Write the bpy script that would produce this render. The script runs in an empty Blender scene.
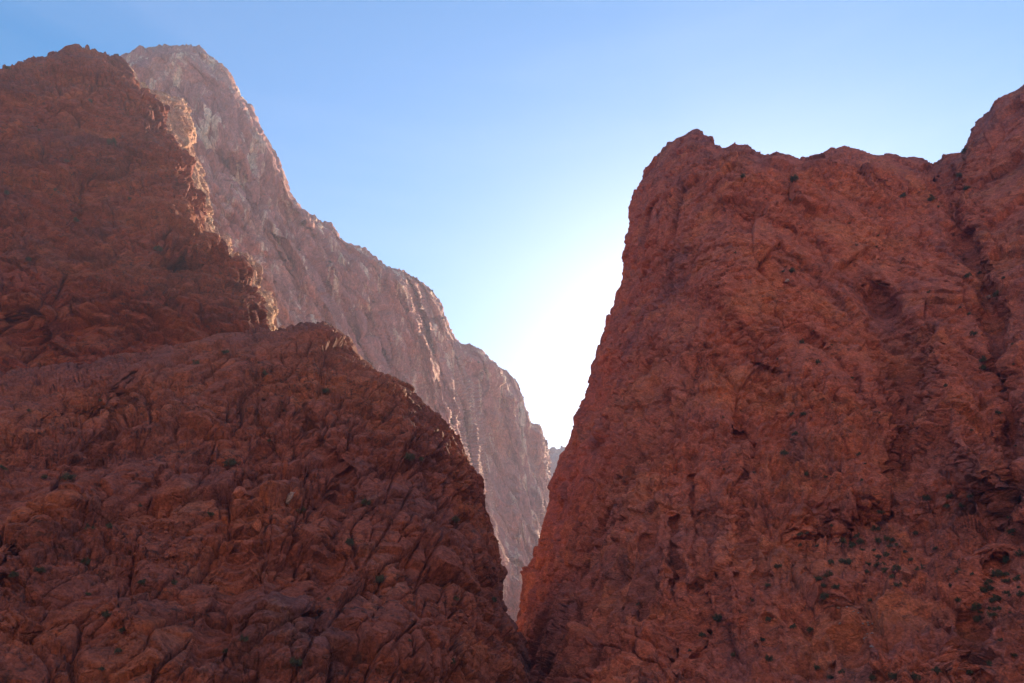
import bpy, math, random
import numpy as np
from concurrent.futures import ThreadPoolExecutor
from mathutils import Vector, Matrix, Euler

R = math.radians
scene = bpy.context.scene
col = scene.collection
F32 = np.float32

# ------------------------------------------------------------------ camera
PITCH = R(26.0); CAM = (0.0, 0.0, 1.7); LENS = 30.0
FPX = 1024 / 36.0 * LENS
cam_data = bpy.data.cameras.new('camera')
cam = bpy.data.objects.new('camera', cam_data); col.objects.link(cam)
cam.location = CAM; cam.rotation_euler = (math.pi / 2 + PITCH, 0, 0)
cam_data.lens = LENS; cam_data.sensor_width = 36.0
cam_data.clip_start = 0.5; cam_data.clip_end = 30000.0
scene.camera = cam

# ------------------------------------------------------------------ sky, sun, exposure
SUN_AZ = 17.0      # degrees to the right of the view direction
SUN_EL = 20.5
world = bpy.data.worlds.new('World'); scene.world = world
world.use_nodes = True
nt = world.node_tree; nt.nodes.clear()
wo = nt.nodes.new('ShaderNodeOutputWorld'); bg = nt.nodes.new('ShaderNodeBackground')
sk = nt.nodes.new('ShaderNodeTexSky'); sk.sky_type = 'NISHITA'; sk.sun_disc = False
sk.sun_elevation = R(SUN_EL); sk.sun_rotation = R(SUN_AZ)
sk.altitude = 1400; sk.air_density = 1.0; sk.dust_density = 1.35; sk.ozone_density = 2.0
bg.inputs['Strength'].default_value = 0.095
hs = nt.nodes.new('ShaderNodeHueSaturation'); hs.inputs['Saturation'].default_value = 1.33; hs.inputs['Hue'].default_value = 0.491
nt.links.new(sk.outputs[0], hs.inputs['Color']); # thin, nearly invisible cirrus drawn out across the sky
tcw = nt.nodes.new('ShaderNodeTexCoord'); mpw = nt.nodes.new('ShaderNodeMapping'); nzw = nt.nodes.new('ShaderNodeTexNoise')
mpw.inputs['Rotation'].default_value = (0, R(35), 0); mpw.inputs['Scale'].default_value = (1.0, 1.0, 7.0)
nzw.inputs['Scale'].default_value = 1.6; nzw.inputs['Detail'].default_value = 5; nzw.inputs['Roughness'].default_value = 0.5
mrw = nt.nodes.new('ShaderNodeMapRange'); mrw.inputs['From Min'].default_value = 0.45; mrw.inputs['From Max'].default_value = 0.75; mrw.inputs['To Max'].default_value = 0.09
mxw = nt.nodes.new('ShaderNodeMix'); mxw.data_type = 'RGBA'; mxw.inputs[7].default_value = (4.2, 4.6, 5.2, 1)
nt.links.new(tcw.outputs['Generated'], mpw.inputs[0]); nt.links.new(mpw.outputs[0], nzw.inputs['Vector']); nt.links.new(nzw.outputs['Fac'], mrw.inputs['Value'])
nt.links.new(mrw.outputs[0], mxw.inputs[0]); nt.links.new(hs.outputs[0], mxw.inputs[6]); nt.links.new(mxw.outputs[2], bg.inputs[0]); nt.links.new(bg.outputs[0], wo.inputs[0])

sd = bpy.data.lights.new('sun', 'SUN'); sd.energy = 5.0; sd.angle = R(0.5); sd.color = (1.0, 0.80, 0.56)
sun = bpy.data.objects.new('sun', sd); col.objects.link(sun)
sdir = Vector((math.sin(R(SUN_AZ)) * math.cos(R(SUN_EL)), math.cos(R(SUN_AZ)) * math.cos(R(SUN_EL)), math.sin(R(SUN_EL))))
sun.rotation_euler = sdir.to_track_quat('Z', 'Y').to_euler(); sun.location = (200, 0, 700)

vs = scene.view_settings
vs.view_transform = 'Standard'; vs.look = 'None'; vs.gamma = 1.0; vs.use_curve_mapping = False
vs.exposure = 1.66

# ------------------------------------------------------------------ noise in numpy
_rng = np.random.RandomState(7)
_perm = _rng.permutation(256).astype(np.int32)
_perm = np.concatenate([_perm, _perm, _perm])
_grad = _rng.normal(size=(256, 3)).astype(F32)
_grad /= np.linalg.norm(_grad, axis=1, keepdims=True)
_jit = _rng.uniform(0.0, 1.0, size=(256, 4)).astype(F32)


def _hash(ix, iy, iz):
    return _perm[_perm[_perm[ix & 255] + (iy & 255)] + (iz & 255)]


def _noise_chunk(p):
    i = np.floor(p).astype(np.int32); f = (p - i).astype(F32)
    u = f * f * f * (f * (f * 6 - 15) + 10)
    out = np.zeros(len(p), F32)
    for dx in (0, 1):
        wx = u[:, 0] if dx else 1 - u[:, 0]
        for dy in (0, 1):
            wy = u[:, 1] if dy else 1 - u[:, 1]
            for dz in (0, 1):
                wz = u[:, 2] if dz else 1 - u[:, 2]
                g = _grad[_hash(i[:, 0] + dx, i[:, 1] + dy, i[:, 2] + dz)]
                d = g[:, 0] * (f[:, 0] - dx) + g[:, 1] * (f[:, 1] - dy) + g[:, 2] * (f[:, 2] - dz)
                out += wx * wy * wz * d
    return out * 1.6


def _vor_chunk(p):
    """F1, F2, a random value of the nearest cell, and the height of a plane tilted at random through that cell"""
    i = np.floor(p).astype(np.int32); f = (p - i).astype(F32)
    n = len(p)
    f1 = np.full(n, 9.0, F32); f2 = np.full(n, 9.0, F32); cid = np.zeros(n, F32); fac = np.zeros(n, F32)
    for dx in (-1, 0, 1):
        for dy in (-1, 0, 1):
            for dz in (-1, 0, 1):
                h = _hash(i[:, 0] + dx, i[:, 1] + dy, i[:, 2] + dz)
                j = _jit[h]; g = _grad[(h * 7 + 3) & 255]
                a = j[:, 0] + dx - f[:, 0]; b = j[:, 1] + dy - f[:, 1]; c = j[:, 2] + dz - f[:, 2]
                d = a * a + b * b + c * c
                near = d < f1
                f2 = np.where(near, f1, np.minimum(f2, d))
                cid = np.where(near, j[:, 3], cid)
                fac = np.where(near, -(a * g[:, 0] + b * g[:, 1] + c * g[:, 2]), fac)
                f1 = np.where(near, d, f1)
    return np.stack([np.sqrt(f1), np.sqrt(f2), cid, fac], 1)


_pool = ThreadPoolExecutor(4)


def _par(fn, p):
    p = np.ascontiguousarray(p, F32)
    ch = [p[k:k + 32768] for k in range(0, len(p), 32768)]
    return np.concatenate(list(_pool.map(fn, ch)))


def noise(p, off=0.0):
    return _par(_noise_chunk, p + F32(off))


def voronoi(p, off=0.0):
    r = _par(_vor_chunk, p + F32(off))
    return r[:, 0], r[:, 1], r[:, 2], r[:, 3]


def rot(ax, ay, az):
    return np.array(Euler((R(ax), R(ay), R(az))).to_matrix(), F32)


def fbm(p, scale, octaves, off=0.0, gain=0.5, ridged=False):
    s = np.zeros(len(p), F32); a = 1.0; q = p / F32(scale); M = rot(31, 17, 43)
    for o in range(octaves):
        n = noise(q, off + 13.7 * o)
        if ridged:
            n = 1 - 2 * np.abs(n)
        s += F32(a) * n; a *= gain; q = (q @ M) * F32(2.03)
    return s


def sstep(a, b, x):
    t = np.clip((x - a) / (b - a), 0, 1)
    return t * t * (3 - 2 * t)


# ------------------------------------------------------------------ pixels <-> world
def to_world(px, py, Y):
    """the point on the sight line through a pixel of the photograph, at forward distance Y metres"""
    a = (np.asarray(px, float) - 512) / FPX; b = (341.5 - np.asarray(py, float)) / FPX
    dy = math.cos(PITCH) - b * math.sin(PITCH); dz = math.sin(PITCH) + b * math.cos(PITCH)
    t = Y / dy
    return np.stack([CAM[0] + a * t, CAM[1] + dy * t, CAM[2] + dz * t], -1)


def to_pixel(P):
    x = P[..., 0] - CAM[0]; y = P[..., 1] - CAM[1]; z = P[..., 2] - CAM[2]
    f = y * math.cos(PITCH) + z * math.sin(PITCH); up = -y * math.sin(PITCH) + z * math.cos(PITCH)
    return 512 + FPX * x / f, 341.5 - FPX * up / f, f


def tps(pts):
    """thin-plate surface through (px, py, value) points"""
    pts = np.array(pts, float); X = pts[:, :2] / 300.0; v = pts[:, 2]; n = len(X)

    def K(r2):
        return 0.5 * r2 * np.log(r2 + 1e-9)
    A = np.zeros((n + 3, n + 3)); r2 = ((X[:, None] - X[None]) ** 2).sum(-1)
    A[:n, :n] = K(r2) + np.eye(n) * 0.02
    A[:n, n] = 1; A[:n, n + 1:] = X; A[n, :n] = 1; A[n + 1:, :n] = X.T
    w = np.linalg.solve(A, np.concatenate([v, np.zeros(3)]))

    def f(px, py):
        x = px / 300.0; y = py / 300.0
        s = w[n] + w[n + 1] * x + w[n + 2] * y
        for i in range(n):
            s = s + w[i] * K((x - X[i, 0]) ** 2 + (y - X[i, 1]) ** 2)
        return s
    return f


def seg_dist(px, py, line):
    d = np.full(px.shape, 1e9)
    for (x0, y0), (x1, y1) in zip(line[:-1], line[1:]):
        dx, dy = x1 - x0, y1 - y0
        t = np.clip(((px - x0) * dx + (py - y0) * dy) / (dx * dx + dy * dy + 1e-9), 0, 1)
        d = np.minimum(d, np.hypot(px - x0 - t * dx, py - y0 - t * dy))
    return d


def curve(pts, n):
    """n points along a polyline, spaced evenly by length"""
    p = np.array(pts, float); L = np.concatenate([[0], np.cumsum(np.hypot(*np.diff(p, axis=0).T))])
    t = np.linspace(0, L[-1], n)
    return np.stack([np.interp(t, L, p[:, 0]), np.interp(t, L, p[:, 1])], 1)


def rock_mass(left, right, top, bottom, nu, nv, depth, strokes, round_left=0, round_right=0, round_top=0,
              back=300, rise=0.0, side=(0, 0), rl_w=40, rr_w=40, rt_w=25, side_spread=0.3, side_len=340, back_wall=0):
    """Front face = a patch bounded by four outlines, with its own depth; then it is carried round the
    silhouette sides and over the rim as real rock, and closed down to the ground. -> (P grid)"""
    Lc, Rc, Tc, Bc = curve(left, nv), curve(right, nv), curve(top, nu), curve(bottom, nu)   # bottom->top, left->right
    uu = np.linspace(0, 1, nu); k = 0.8                     # finer towards a silhouette that turns away
    if side[1]: uu = uu + k * uu * (1 - uu) * uu
    if side[0]: uu = uu - k * uu * (1 - uu) * (1 - uu)
    ii = np.linspace(0, 1, nu)
    Tc = np.stack([np.interp(uu, ii, Tc[:, 0]), np.interp(uu, ii, Tc[:, 1])], 1)
    Bc = np.stack([np.interp(uu, ii, Bc[:, 0]), np.interp(uu, ii, Bc[:, 1])], 1)
    u = uu[None, :, None]; v = np.linspace(0, 1, nv)[:, None, None]
    S = (1 - v) * Bc[None] + v * Tc[None] + (1 - u) * Lc[:, None] + u * Rc[:, None]
    S -= (1 - u) * (1 - v) * Bc[0] + u * (1 - v) * Bc[-1] + (1 - u) * v * Tc[0] + u * v * Tc[-1]
    px, py = S[..., 0], S[..., 1]
    Y = tps(depth)(px, py)
    for line, w, amt in strokes:
        Y = Y + amt * np.exp(-(seg_dist(px, py, line) / w) ** 2)

    def roll(e, w, amt):
        t = np.clip(1 - e / w, 0, 1)
        return amt * t ** 2.2
    if round_left:
        Y = Y + roll(np.hypot(px - Lc[:, 0:1], py - Lc[:, 1:2]), rl_w, round_left)
    if round_right:
        Y = Y + roll(np.hypot(px - Rc[:, 0:1], py - Rc[:, 1:2]), rr_w, round_right)
    if round_top:
        Y = Y + roll(np.hypot(px - Tc[None, :, 0], py - Tc[None, :, 1]), rt_w, round_top)
    P = to_world(px, py, Y)
    # carry round the silhouette sides (away from the viewer, into the gorge)
    steps = np.cumsum(1.12 ** np.arange(34)); steps = steps / steps[-1] * side_len
    while steps[0] > 0.95: steps = np.concatenate([[steps[0] * 0.5], steps])

    def wrap(c, sgn):
        r = c[:, 0] / c[:, 1]
        out = []
        for s in steps:
            q = c.copy(); q[:, 1] += s
            q[:, 0] += r * s + sgn * side_spread * s * min(1, s / 25)
            q[:, 2] += 0.15 * s * (c[:, 2] / c[:, 1]) * 0
            out.append(q)
        if back_wall:
            for k in range(1, 13):
                q2 = out[len(steps) - 1].copy(); q2[:, 0] += sgn * back_wall * k / 12; q2[:, 1] += 25 * math.sin(k / 12 * 3.14); out.append(q2)
        return out
    if side[0]:
        P = np.concatenate([np.stack(wrap(P[:, 0], +1)[::-1], 1), P], 1)
    if side[1]:
        P = np.concatenate([P, np.stack(wrap(P[:, -1], -1), 1)], 1)
    # over the rim
    topc = P[-1]; rho = np.hypot(topc[:, 0], topc[:, 1]); slope = (topc[:, 2] - 1.7) / rho
    rows = []
    bs = np.cumsum(1.13 ** np.arange(40)); bs = bs / bs[-1] * back
    for s in bs:
        q = topc.copy(); k = (rho + s) / rho
        q[:, 0] *= k; q[:, 1] *= k
        # a rounded shoulder first, then the plateau slope 'rise'
        q[:, 2] += rise * s + (slope - rise - 0.15) * 6 * (1 - np.exp(-s / 6.0)) - 0.12 * s * (1 if rise == 0 else 0)
        rows.append(q)
    last = rows[-1].copy(); k = 1.15; last[:, :2] *= k; last[:, 2] = -4
    rows.append(last)
    P = np.concatenate([P, np.stack(rows, 0)], 0)
    foot = P[0].copy(); foot[:, 2] = -4.0; foot[:, :2] *= 0.99
    P = np.concatenate([foot[None], P], 0)
    return P


def normals(P):
    du = np.gradient(P, axis=1); dv = np.gradient(P, axis=0)
    n = np.cross(du, dv); n /= np.linalg.norm(n, axis=-1, keepdims=True) + 1e-9
    return n


def displace(P, fn, side=(0, 0), wrapn=0, span=110, calm=0.6, rim=None):
    n = normals(P)
    for _ in range(6):                                     # broad normals, so blocks push out together
        n[1:-1] = (n[:-2] + n[1:-1] * 2 + n[2:]) / 4; n[:, 1:-1] = (n[:, :-2] + n[:, 1:-1] * 2 + n[:, 2:]) / 4
    n /= np.linalg.norm(n, axis=-1, keepdims=True) + 1e-9
    low, d = fn(P.reshape(-1, 3).astype(F32))
    d = d - d.mean() - 0.6 * d.std(); low = low - low.mean()
    j = np.arange(P.shape[1], dtype=float)[None]; w = np.ones((1, P.shape[1]))
    if side[0]: w = w * (1 - calm * np.exp(-((j - wrapn) / span) ** 2))
    if side[1]: w = w * (1 - calm * np.exp(-((j - (P.shape[1] - 1 - wrapn)) / span) ** 2))
    if rim:
        i = np.arange(P.shape[0], dtype=float)[:, None]; w = w * (1 - 0.45 * np.exp(-((i - rim) / 22) ** 2))
    d = (d.reshape(P.shape[:2]) * w).reshape(-1)
    h = P.copy(); h[..., 2] = 0; h /= np.linalg.norm(h, axis=-1, keepdims=True) + 1e-9
    sl = (P[..., 2:3] - 1.7) / (np.hypot(P[..., 0:1], P[..., 1:2]) + 1e-9)
    h[..., 2:3] = sl                                       # broad swells push the face in and out
    return P - h * low.reshape(P.shape[:2])[..., None] + n * d.reshape(P.shape[:2])[..., None]


def grid_object(name, P, mat, **props):
    nv, nu = P.shape[:2]
    me = bpy.data.meshes.new(name)
    me.vertices.add(nv * nu); me.vertices.foreach_set('co', P.reshape(-1).astype(F32))
    idx = np.arange(nv * nu).reshape(nv, nu)
    q = np.stack([idx[:-1, :-1], idx[:-1, 1:], idx[1:, 1:], idx[1:, :-1]], -1).reshape(-1, 4)
    nf = len(q)
    me.loops.add(nf * 4); me.loops.foreach_set('vertex_index', q.reshape(-1).astype(np.int32))
    me.polygons.add(nf); me.polygons.foreach_set('loop_start', (np.arange(nf) * 4).astype(np.int32))
    me.polygons.foreach_set('loop_total', np.full(nf, 4, np.int32))
    me.polygons.foreach_set('use_smooth', np.ones(nf, bool))
    me.update(calc_edges=True)
    me.materials.append(mat)
    o = bpy.data.objects.new(name, me); col.objects.link(o)
    for k, v in props.items():
        o[k] = v
    return o


# ------------------------------------------------------------------ materials
def lin(r, g, b):
    f = lambda c: (c / 255 / 12.92) if c / 255 <= 0.04045 else ((c / 255 + 0.055) / 1.055) ** 2.4
    return (f(r), f(g), f(b), 1)


def rock_material(name, base, warm, dusk, pale, scale=1.0, stretch=(1, 1, 1), tilt=(0, 0, 0), bump=1.0, crackle=0.45, streak=None, speck=0.8,
                  pale_amt=0.5, warm_amt=0.6, dusk_amt=0.6):
    m = bpy.data.materials.new(name); m.use_nodes = True
    t = m.node_tree; t.nodes.clear(); N = t.nodes.new; L = t.links.new
    out = N('ShaderNodeOutputMaterial'); bs = N('ShaderNodeBsdfPrincipled')
    bs.inputs['Roughness'].default_value = 0.92; bs.inputs['Specular IOR Level'].default_value = 0.12
    L(bs.outputs[0], out.inputs[0])
    tc = N('ShaderNodeTexCoord'); mp = N('ShaderNodeMapping')
    mp.inputs['Scale'].default_value = stretch; mp.inputs['Rotation'].default_value = [R(a) for a in tilt]
    L(tc.outputs['Object'], mp.inputs[0])

    def noi(sc, det=6, rough=0.6, dist=0.0, src=None):
        n = N('ShaderNodeTexNoise'); n.inputs['Scale'].default_value = sc; n.inputs['Detail'].default_value = det
        n.inputs['Roughness'].default_value = rough; n.inputs['Distortion'].default_value = dist
        L((src or mp).outputs[0], n.inputs['Vector']); return n.outputs['Fac']

    def ramp(x, a, b):
        r = N('ShaderNodeMapRange'); r.inputs['From Min'].default_value = a; r.inputs['From Max'].default_value = b
        r.interpolation_type = 'SMOOTHSTEP'; L(x, r.inputs['Value']); return r.outputs[0]

    def mul(x, k):
        q = N('ShaderNodeMath'); q.operation = 'MULTIPLY'; L(x, q.inputs[0])
        if isinstance(k, float): q.inputs[1].default_value = k
        else: L(k, q.inputs[1])
        return q.outputs[0]

    def mix(fac, a, b):
        x = N('ShaderNodeMix'); x.data_type = 'RGBA'
        L(fac, x.inputs[0])
        for k, c in ((6, a), (7, b)):
            if isinstance(c, tuple): x.inputs[k].default_value = c
            else: L(c, x.inputs[k])
        return x.outputs[2]
    c = mix(mul(ramp(noi(0.035 * scale, 8, 0.62, 0.6), 0.46, 0.66), warm_amt), base, warm)
    c = mix(mul(ramp(noi(0.022 * scale, 9, 0.66, 1.0), 0.48, 0.68), dusk_amt), c, dusk)
    c = mix(mul(ramp(noi(0.11 * scale, 9, 0.7, 0.8), 0.56, 0.74), pale_amt), c, pale)
    if speck:                                             # lichen and desert varnish spots
        m3 = N('ShaderNodeMapping'); m3.inputs['Scale'].default_value = (0.7, 0.7, 1.3); m3.inputs['Rotation'].default_value = (0, R(18), 0)
        L(tc.outputs['Object'], m3.inputs[0])
        c = mix(mul(mul(ramp(noi(0.8 * scale, 6, 0.72, 0.6, m3), 0.53, 0.60), ramp(noi(0.06 * scale, 5, 0.6), 0.40, 0.60)), speck), c, (0.075, 0.048, 0.045, 1))
    if streak:                                            # long streaks down the wall: mineral tone, plus painted sunlight on the far mountain
        m2 = N('ShaderNodeMapping'); m2.inputs['Rotation'].default_value = [R(a) for a in streak[1]]
        m2.inputs['Scale'].default_value = streak[2]; L(tc.outputs['Object'], m2.inputs[0])
        c = mix(mul(ramp(noi(streak[3], 7, 0.68, 0.5, m2), 0.53, 0.66), streak[4]), c, streak[0])
    # fine mottling of the stone itself
    v = N('ShaderNodeHueSaturation'); L(c, v.inputs['Color'])
    r = N('ShaderNodeMapRange'); r.inputs['From Min'].default_value = 0.3; r.inputs['From Max'].default_value = 0.7
    r.inputs['To Min'].default_value = 0.5; r.inputs['To Max'].default_value = 1.5
    L(noi(0.30 * scale, 10, 0.78), r.inputs['Value']); L(r.outputs[0], v.inputs['Value'])
    v2 = N('ShaderNodeHueSaturation'); L(v.outputs[0], v2.inputs['Color']); r2 = N('ShaderNodeMapRange')
    r2.inputs['From Min'].default_value = 0.35; r2.inputs['From Max'].default_value = 0.65
    r2.inputs['To Min'].default_value = 0.72; r2.inputs['To Max'].default_value = 1.28
    L(noi(1.9 * scale, 3, 0.7), r2.inputs['Value']); L(r2.outputs[0], v2.inputs['Value'])
    L(v2.outputs[0], bs.inputs['Base Color'])
    b1 = N('ShaderNodeBump'); b1.inputs['Strength'].default_value = bump; b1.inputs['Distance'].default_value = 0.5 / scale
    L(noi(0.7 * scale, 9, 0.68, 0.3), b1.inputs['Height'])
    b0 = N('ShaderNodeBump'); b0.inputs['Strength'].default_value = 0.8; b0.inputs['Distance'].default_value = 0.35 / scale
    L(noi(2.2 * scale, 4, 0.7), b0.inputs['Height']); L(b1.outputs[0], b0.inputs['Normal'])
    # hairline fractures: relief only
    wv = N('ShaderNodeTexNoise'); wv.inputs['Scale'].default_value = 0.5 * scale; wv.inputs['Detail'].default_value = 4
    L(mp.outputs[0], wv.inputs['Vector'])
    ad = N('ShaderNodeVectorMath'); ad.operation = 'MULTIPLY_ADD'; L(wv.outputs['Color'], ad.inputs[0])
    ad.inputs[1].default_value = (0.6 / scale,) * 3; L(mp.outputs[0], ad.inputs[2])
    prev = b0
    for sc_, w_, dd in ((0.16, 0.03, 0.9), (0.45, 0.04, 0.35)):
        vo = N('ShaderNodeTexVoronoi'); vo.feature = 'DISTANCE_TO_EDGE'; vo.inputs['Scale'].default_value = sc_ * scale
        L(ad.outputs[0], vo.inputs['Vector'])
        b2 = N('ShaderNodeBump'); b2.inputs['Strength'].default_value = crackle; b2.inputs['Distance'].default_value = dd / scale
        L(ramp(vo.outputs['Distance'], 0.0, w_), b2.inputs['Height']); L(prev.outputs[0], b2.inputs['Normal'])
        prev = b2
    L(prev.outputs[0], bs.inputs['Normal'])
    return m


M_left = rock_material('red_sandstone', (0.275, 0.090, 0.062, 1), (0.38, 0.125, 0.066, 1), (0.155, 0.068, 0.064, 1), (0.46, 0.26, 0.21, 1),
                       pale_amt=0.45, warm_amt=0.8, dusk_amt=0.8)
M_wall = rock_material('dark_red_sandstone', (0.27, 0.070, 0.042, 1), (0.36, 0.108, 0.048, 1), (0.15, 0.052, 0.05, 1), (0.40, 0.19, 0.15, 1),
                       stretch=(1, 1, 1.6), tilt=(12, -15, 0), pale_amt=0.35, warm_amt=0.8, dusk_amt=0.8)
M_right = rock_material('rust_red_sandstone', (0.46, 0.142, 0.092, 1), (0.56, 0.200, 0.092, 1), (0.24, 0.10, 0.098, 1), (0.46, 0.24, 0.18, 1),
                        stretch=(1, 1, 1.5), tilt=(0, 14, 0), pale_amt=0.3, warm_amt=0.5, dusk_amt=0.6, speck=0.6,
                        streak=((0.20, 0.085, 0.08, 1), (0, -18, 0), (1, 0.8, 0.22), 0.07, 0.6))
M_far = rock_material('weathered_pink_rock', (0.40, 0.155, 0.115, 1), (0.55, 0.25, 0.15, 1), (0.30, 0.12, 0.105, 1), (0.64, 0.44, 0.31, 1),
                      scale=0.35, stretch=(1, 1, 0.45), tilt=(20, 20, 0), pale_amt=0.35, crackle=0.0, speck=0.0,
                      streak=((0.80, 0.60, 0.40, 1), (0, -26, 0), (1, 0.6, 0.14), 0.06, 0.75))  # cream streaks: pale mineral and sunlit streaks painted into the colour
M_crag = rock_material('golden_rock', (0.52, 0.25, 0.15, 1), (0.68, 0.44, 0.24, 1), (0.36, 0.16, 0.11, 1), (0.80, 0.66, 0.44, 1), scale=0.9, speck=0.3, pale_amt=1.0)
M_pale = rock_material('pale_bounce_rock', (0.62, 0.43, 0.27, 1), (0.66, 0.44, 0.25, 1), (0.5, 0.33, 0.22, 1), (0.75, 0.6, 0.42, 1), scale=0.4)  # pale tone for the two added slopes that bounce sunlight


def simple_material(name, c1, c2, sc, rough=0.9):
    m = bpy.data.materials.new(name); m.use_nodes = True
    t = m.node_tree; bs = t.nodes['Principled BSDF']
    bs.inputs['Roughness'].default_value = rough; bs.inputs['Specular IOR Level'].default_value = 0.15
    tc = t.nodes.new('ShaderNodeTexCoord'); n = t.nodes.new('ShaderNodeTexNoise'); r = t.nodes.new('ShaderNodeValToRGB')
    n.inputs['Scale'].default_value = sc; n.inputs['Detail'].default_value = 6
    r.color_ramp.elements[0].position = 0.35; r.color_ramp.elements[1].position = 0.65
    r.color_ramp.elements[0].color = c1; r.color_ramp.elements[1].color = c2
    t.links.new(tc.outputs['Object'], n.inputs['Vector']); t.links.new(n.outputs['Fac'], r.inputs[0])
    t.links.new(r.outputs[0], bs.inputs['Base Color'])
    return m


M_ground = simple_material('gravel_soil', (0.20, 0.12, 0.085, 1), (0.30, 0.19, 0.14, 1), 0.8)
M_leaf = simple_material('shrub_leaf', (0.06, 0.07, 0.045, 1), (0.125, 0.13, 0.085, 1), 2.0)
M_twig = simple_material('shrub_wood', (0.10, 0.07, 0.05, 1), (0.16, 0.12, 0.09, 1), 4.0)

# ------------------------------------------------------------------ ground: one sheet to the horizon
gx = np.linspace(-6000, 6000, 61); GX, GY = np.meshgrid(gx, gx)
GP = np.stack([GX, GY, np.zeros_like(GX)], -1)
GP[..., 2] = fbm(GP.reshape(-1, 3), 900, 3).reshape(GX.shape) * 0.8 - 0.6
grid_object('ground', GP, M_ground, kind='structure', label='gravelly valley floor below the cliffs')


# ------------------------------------------------------------------ rock relief
def cracks(p, direction, spacing, off, warp, wscale=30.0):
    """long joints: planes across 'direction' at uneven spacing; 1 on the crack, 0 away; plus a step per slab"""
    d = np.array(direction, F32); d /= np.linalg.norm(d)
    w = (p @ d) + F32(warp) * fbm(p, wscale, 3, off)
    s = w / F32(spacing)
    k = np.floor(s); out = np.full(len(p), 9.0, F32)
    base = _jit[(k.astype(np.int32)) & 255, 2]
    for j in (-1, 0, 1):
        c = k + j + 0.15 + 0.7 * _jit[(k.astype(np.int32) + j) & 255, 0]
        out = np.minimum(out, np.abs(s - c))
    return out * F32(spacing), base


def blocks(p, size, aniso, R3, off, groove, round_, step, facet, warp=0.12, gw=0.07, flat=0.22):
    """broken rock: flat-topped cells with rounded shoulders, their own offset and tilt, parted by narrow clefts"""
    q = (p @ R3) / (np.array(aniso, F32) * F32(size))
    q = q + F32(warp) * np.stack([noise(q * 1.7, off + 5), noise(q * 1.7, off + 15), noise(q * 1.7, off + 25)], 1)
    f1, f2, cid, fac = voronoi(q, off)
    e = f2 - f1
    t = 1 - np.clip(e / flat, 0, 1)
    return -round_ * t * t * t - groove * (1 - sstep(0.0, gw, e)) + step * (cid - 0.5) + facet * fac


def warped(p, scale, amt, off):
    return p + np.stack([fbm(p, scale, 3, off), fbm(p, scale, 3, off + 1), fbm(p, scale, 3, off + 2)], 1) * F32(amt)


def ledges(p, direction, spacing, off, warp, cell, under=0.1):
    """bedding: every layer swells towards its lower edge and is undercut there; broken sideways into short runs"""
    d = np.array(direction, F32); d /= np.linalg.norm(d)
    f1, f2, cid, fac = voronoi(p / np.array((cell, cell, cell * 0.6), F32), off + 3)
    s = ((p @ d) + F32(warp) * fbm(p, spacing * 5, 3, off)) / F32(spacing) + cid * 0.9
    k = np.floor(s); fr = s - k
    a = 0.35 + 0.9 * _jit[k.astype(np.int32) & 255, 1]
    return a * np.where(fr < under, fr / under, (1 - fr) / (1 - under))


def slots(p, size, aniso, R3, off, frac, depth, r0=0.22, r1=0.46):
    """short dark slots and hollows, where small blocks have dropped out"""
    f1, f2, cid, fac = voronoi((p @ R3) / (np.array((aniso[0], aniso[1] * 2.2, aniso[2]), F32) * F32(size)), off)
    return -depth * (1 - sstep(r0, r1, f1)) * (cid < frac)


def relief_slope(p):      # rounded joint blocks and ribs, parted by narrow dark joints
    q = warped(p, 60, 2.2, 1)
    mask = sstep(-0.2, 0.3, fbm(p, 34, 2, 77))             # big plain slabs here, small blocks there
    low = 5.5 * fbm(p, 46, 3, 9)
    Rj = rot(0, 30, 8)
    d = blocks(q, 17, (0.55, 1.0, 1.8), Rj, 3, 1.2, 0.9, 2.0, 2.0, warp=0.05, flat=0.16, gw=0.04)
    d += blocks(q, 7.5, (0.75, 1.0, 1.45), Rj, 11, 1.1, 0.8, 1.6, 1.8, warp=0.05, flat=0.2, gw=0.06) * (0.55 + 0.6 * mask)
    d += blocks(q, 3.2, (0.9, 1.0, 1.15), rot(10, 24, 0), 23, 0.65, 0.45, 0.85, 1.1, warp=0.06, flat=0.22, gw=0.09) * (0.10 + 1.0 * mask)
    d += blocks(q, 1.5, (1.2, 1.0, 0.85), rot(0, 25, 0), 29, 0.3, 0.2, 0.35, 0.5, warp=0.06, flat=0.3, gw=0.12) * sstep(-0.05, 0.35, fbm(p, 18, 3, 88))
    c, b = cracks(p, (0.88, 0.2, -0.42), 12, 31, 1.2, 60.0)
    d -= 1.5 * np.exp(-(c / 0.26) ** 2) * (0.3 + 0.7 * sstep(-0.2, 0.2, fbm(p, 25, 2, 33))); d += 2.0 * b
    c, b = cracks(p, (-0.25, 0.45, 0.87), 17, 41, 2.0, 60.0)
    d -= 1.3 * np.exp(-(c / 0.26) ** 2) * (0.3 + 0.7 * sstep(-0.2, 0.2, fbm(p, 25, 2, 43))); d += 1.8 * b
    d += slots(q, 1.6, (1.3, 1.0, 0.8), rot(0, 10, 0), 45, 0.10, 0.8)
    d += 0.2 * fbm(p, 2.4, 6, 51, 0.7)
    return low, d


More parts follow.
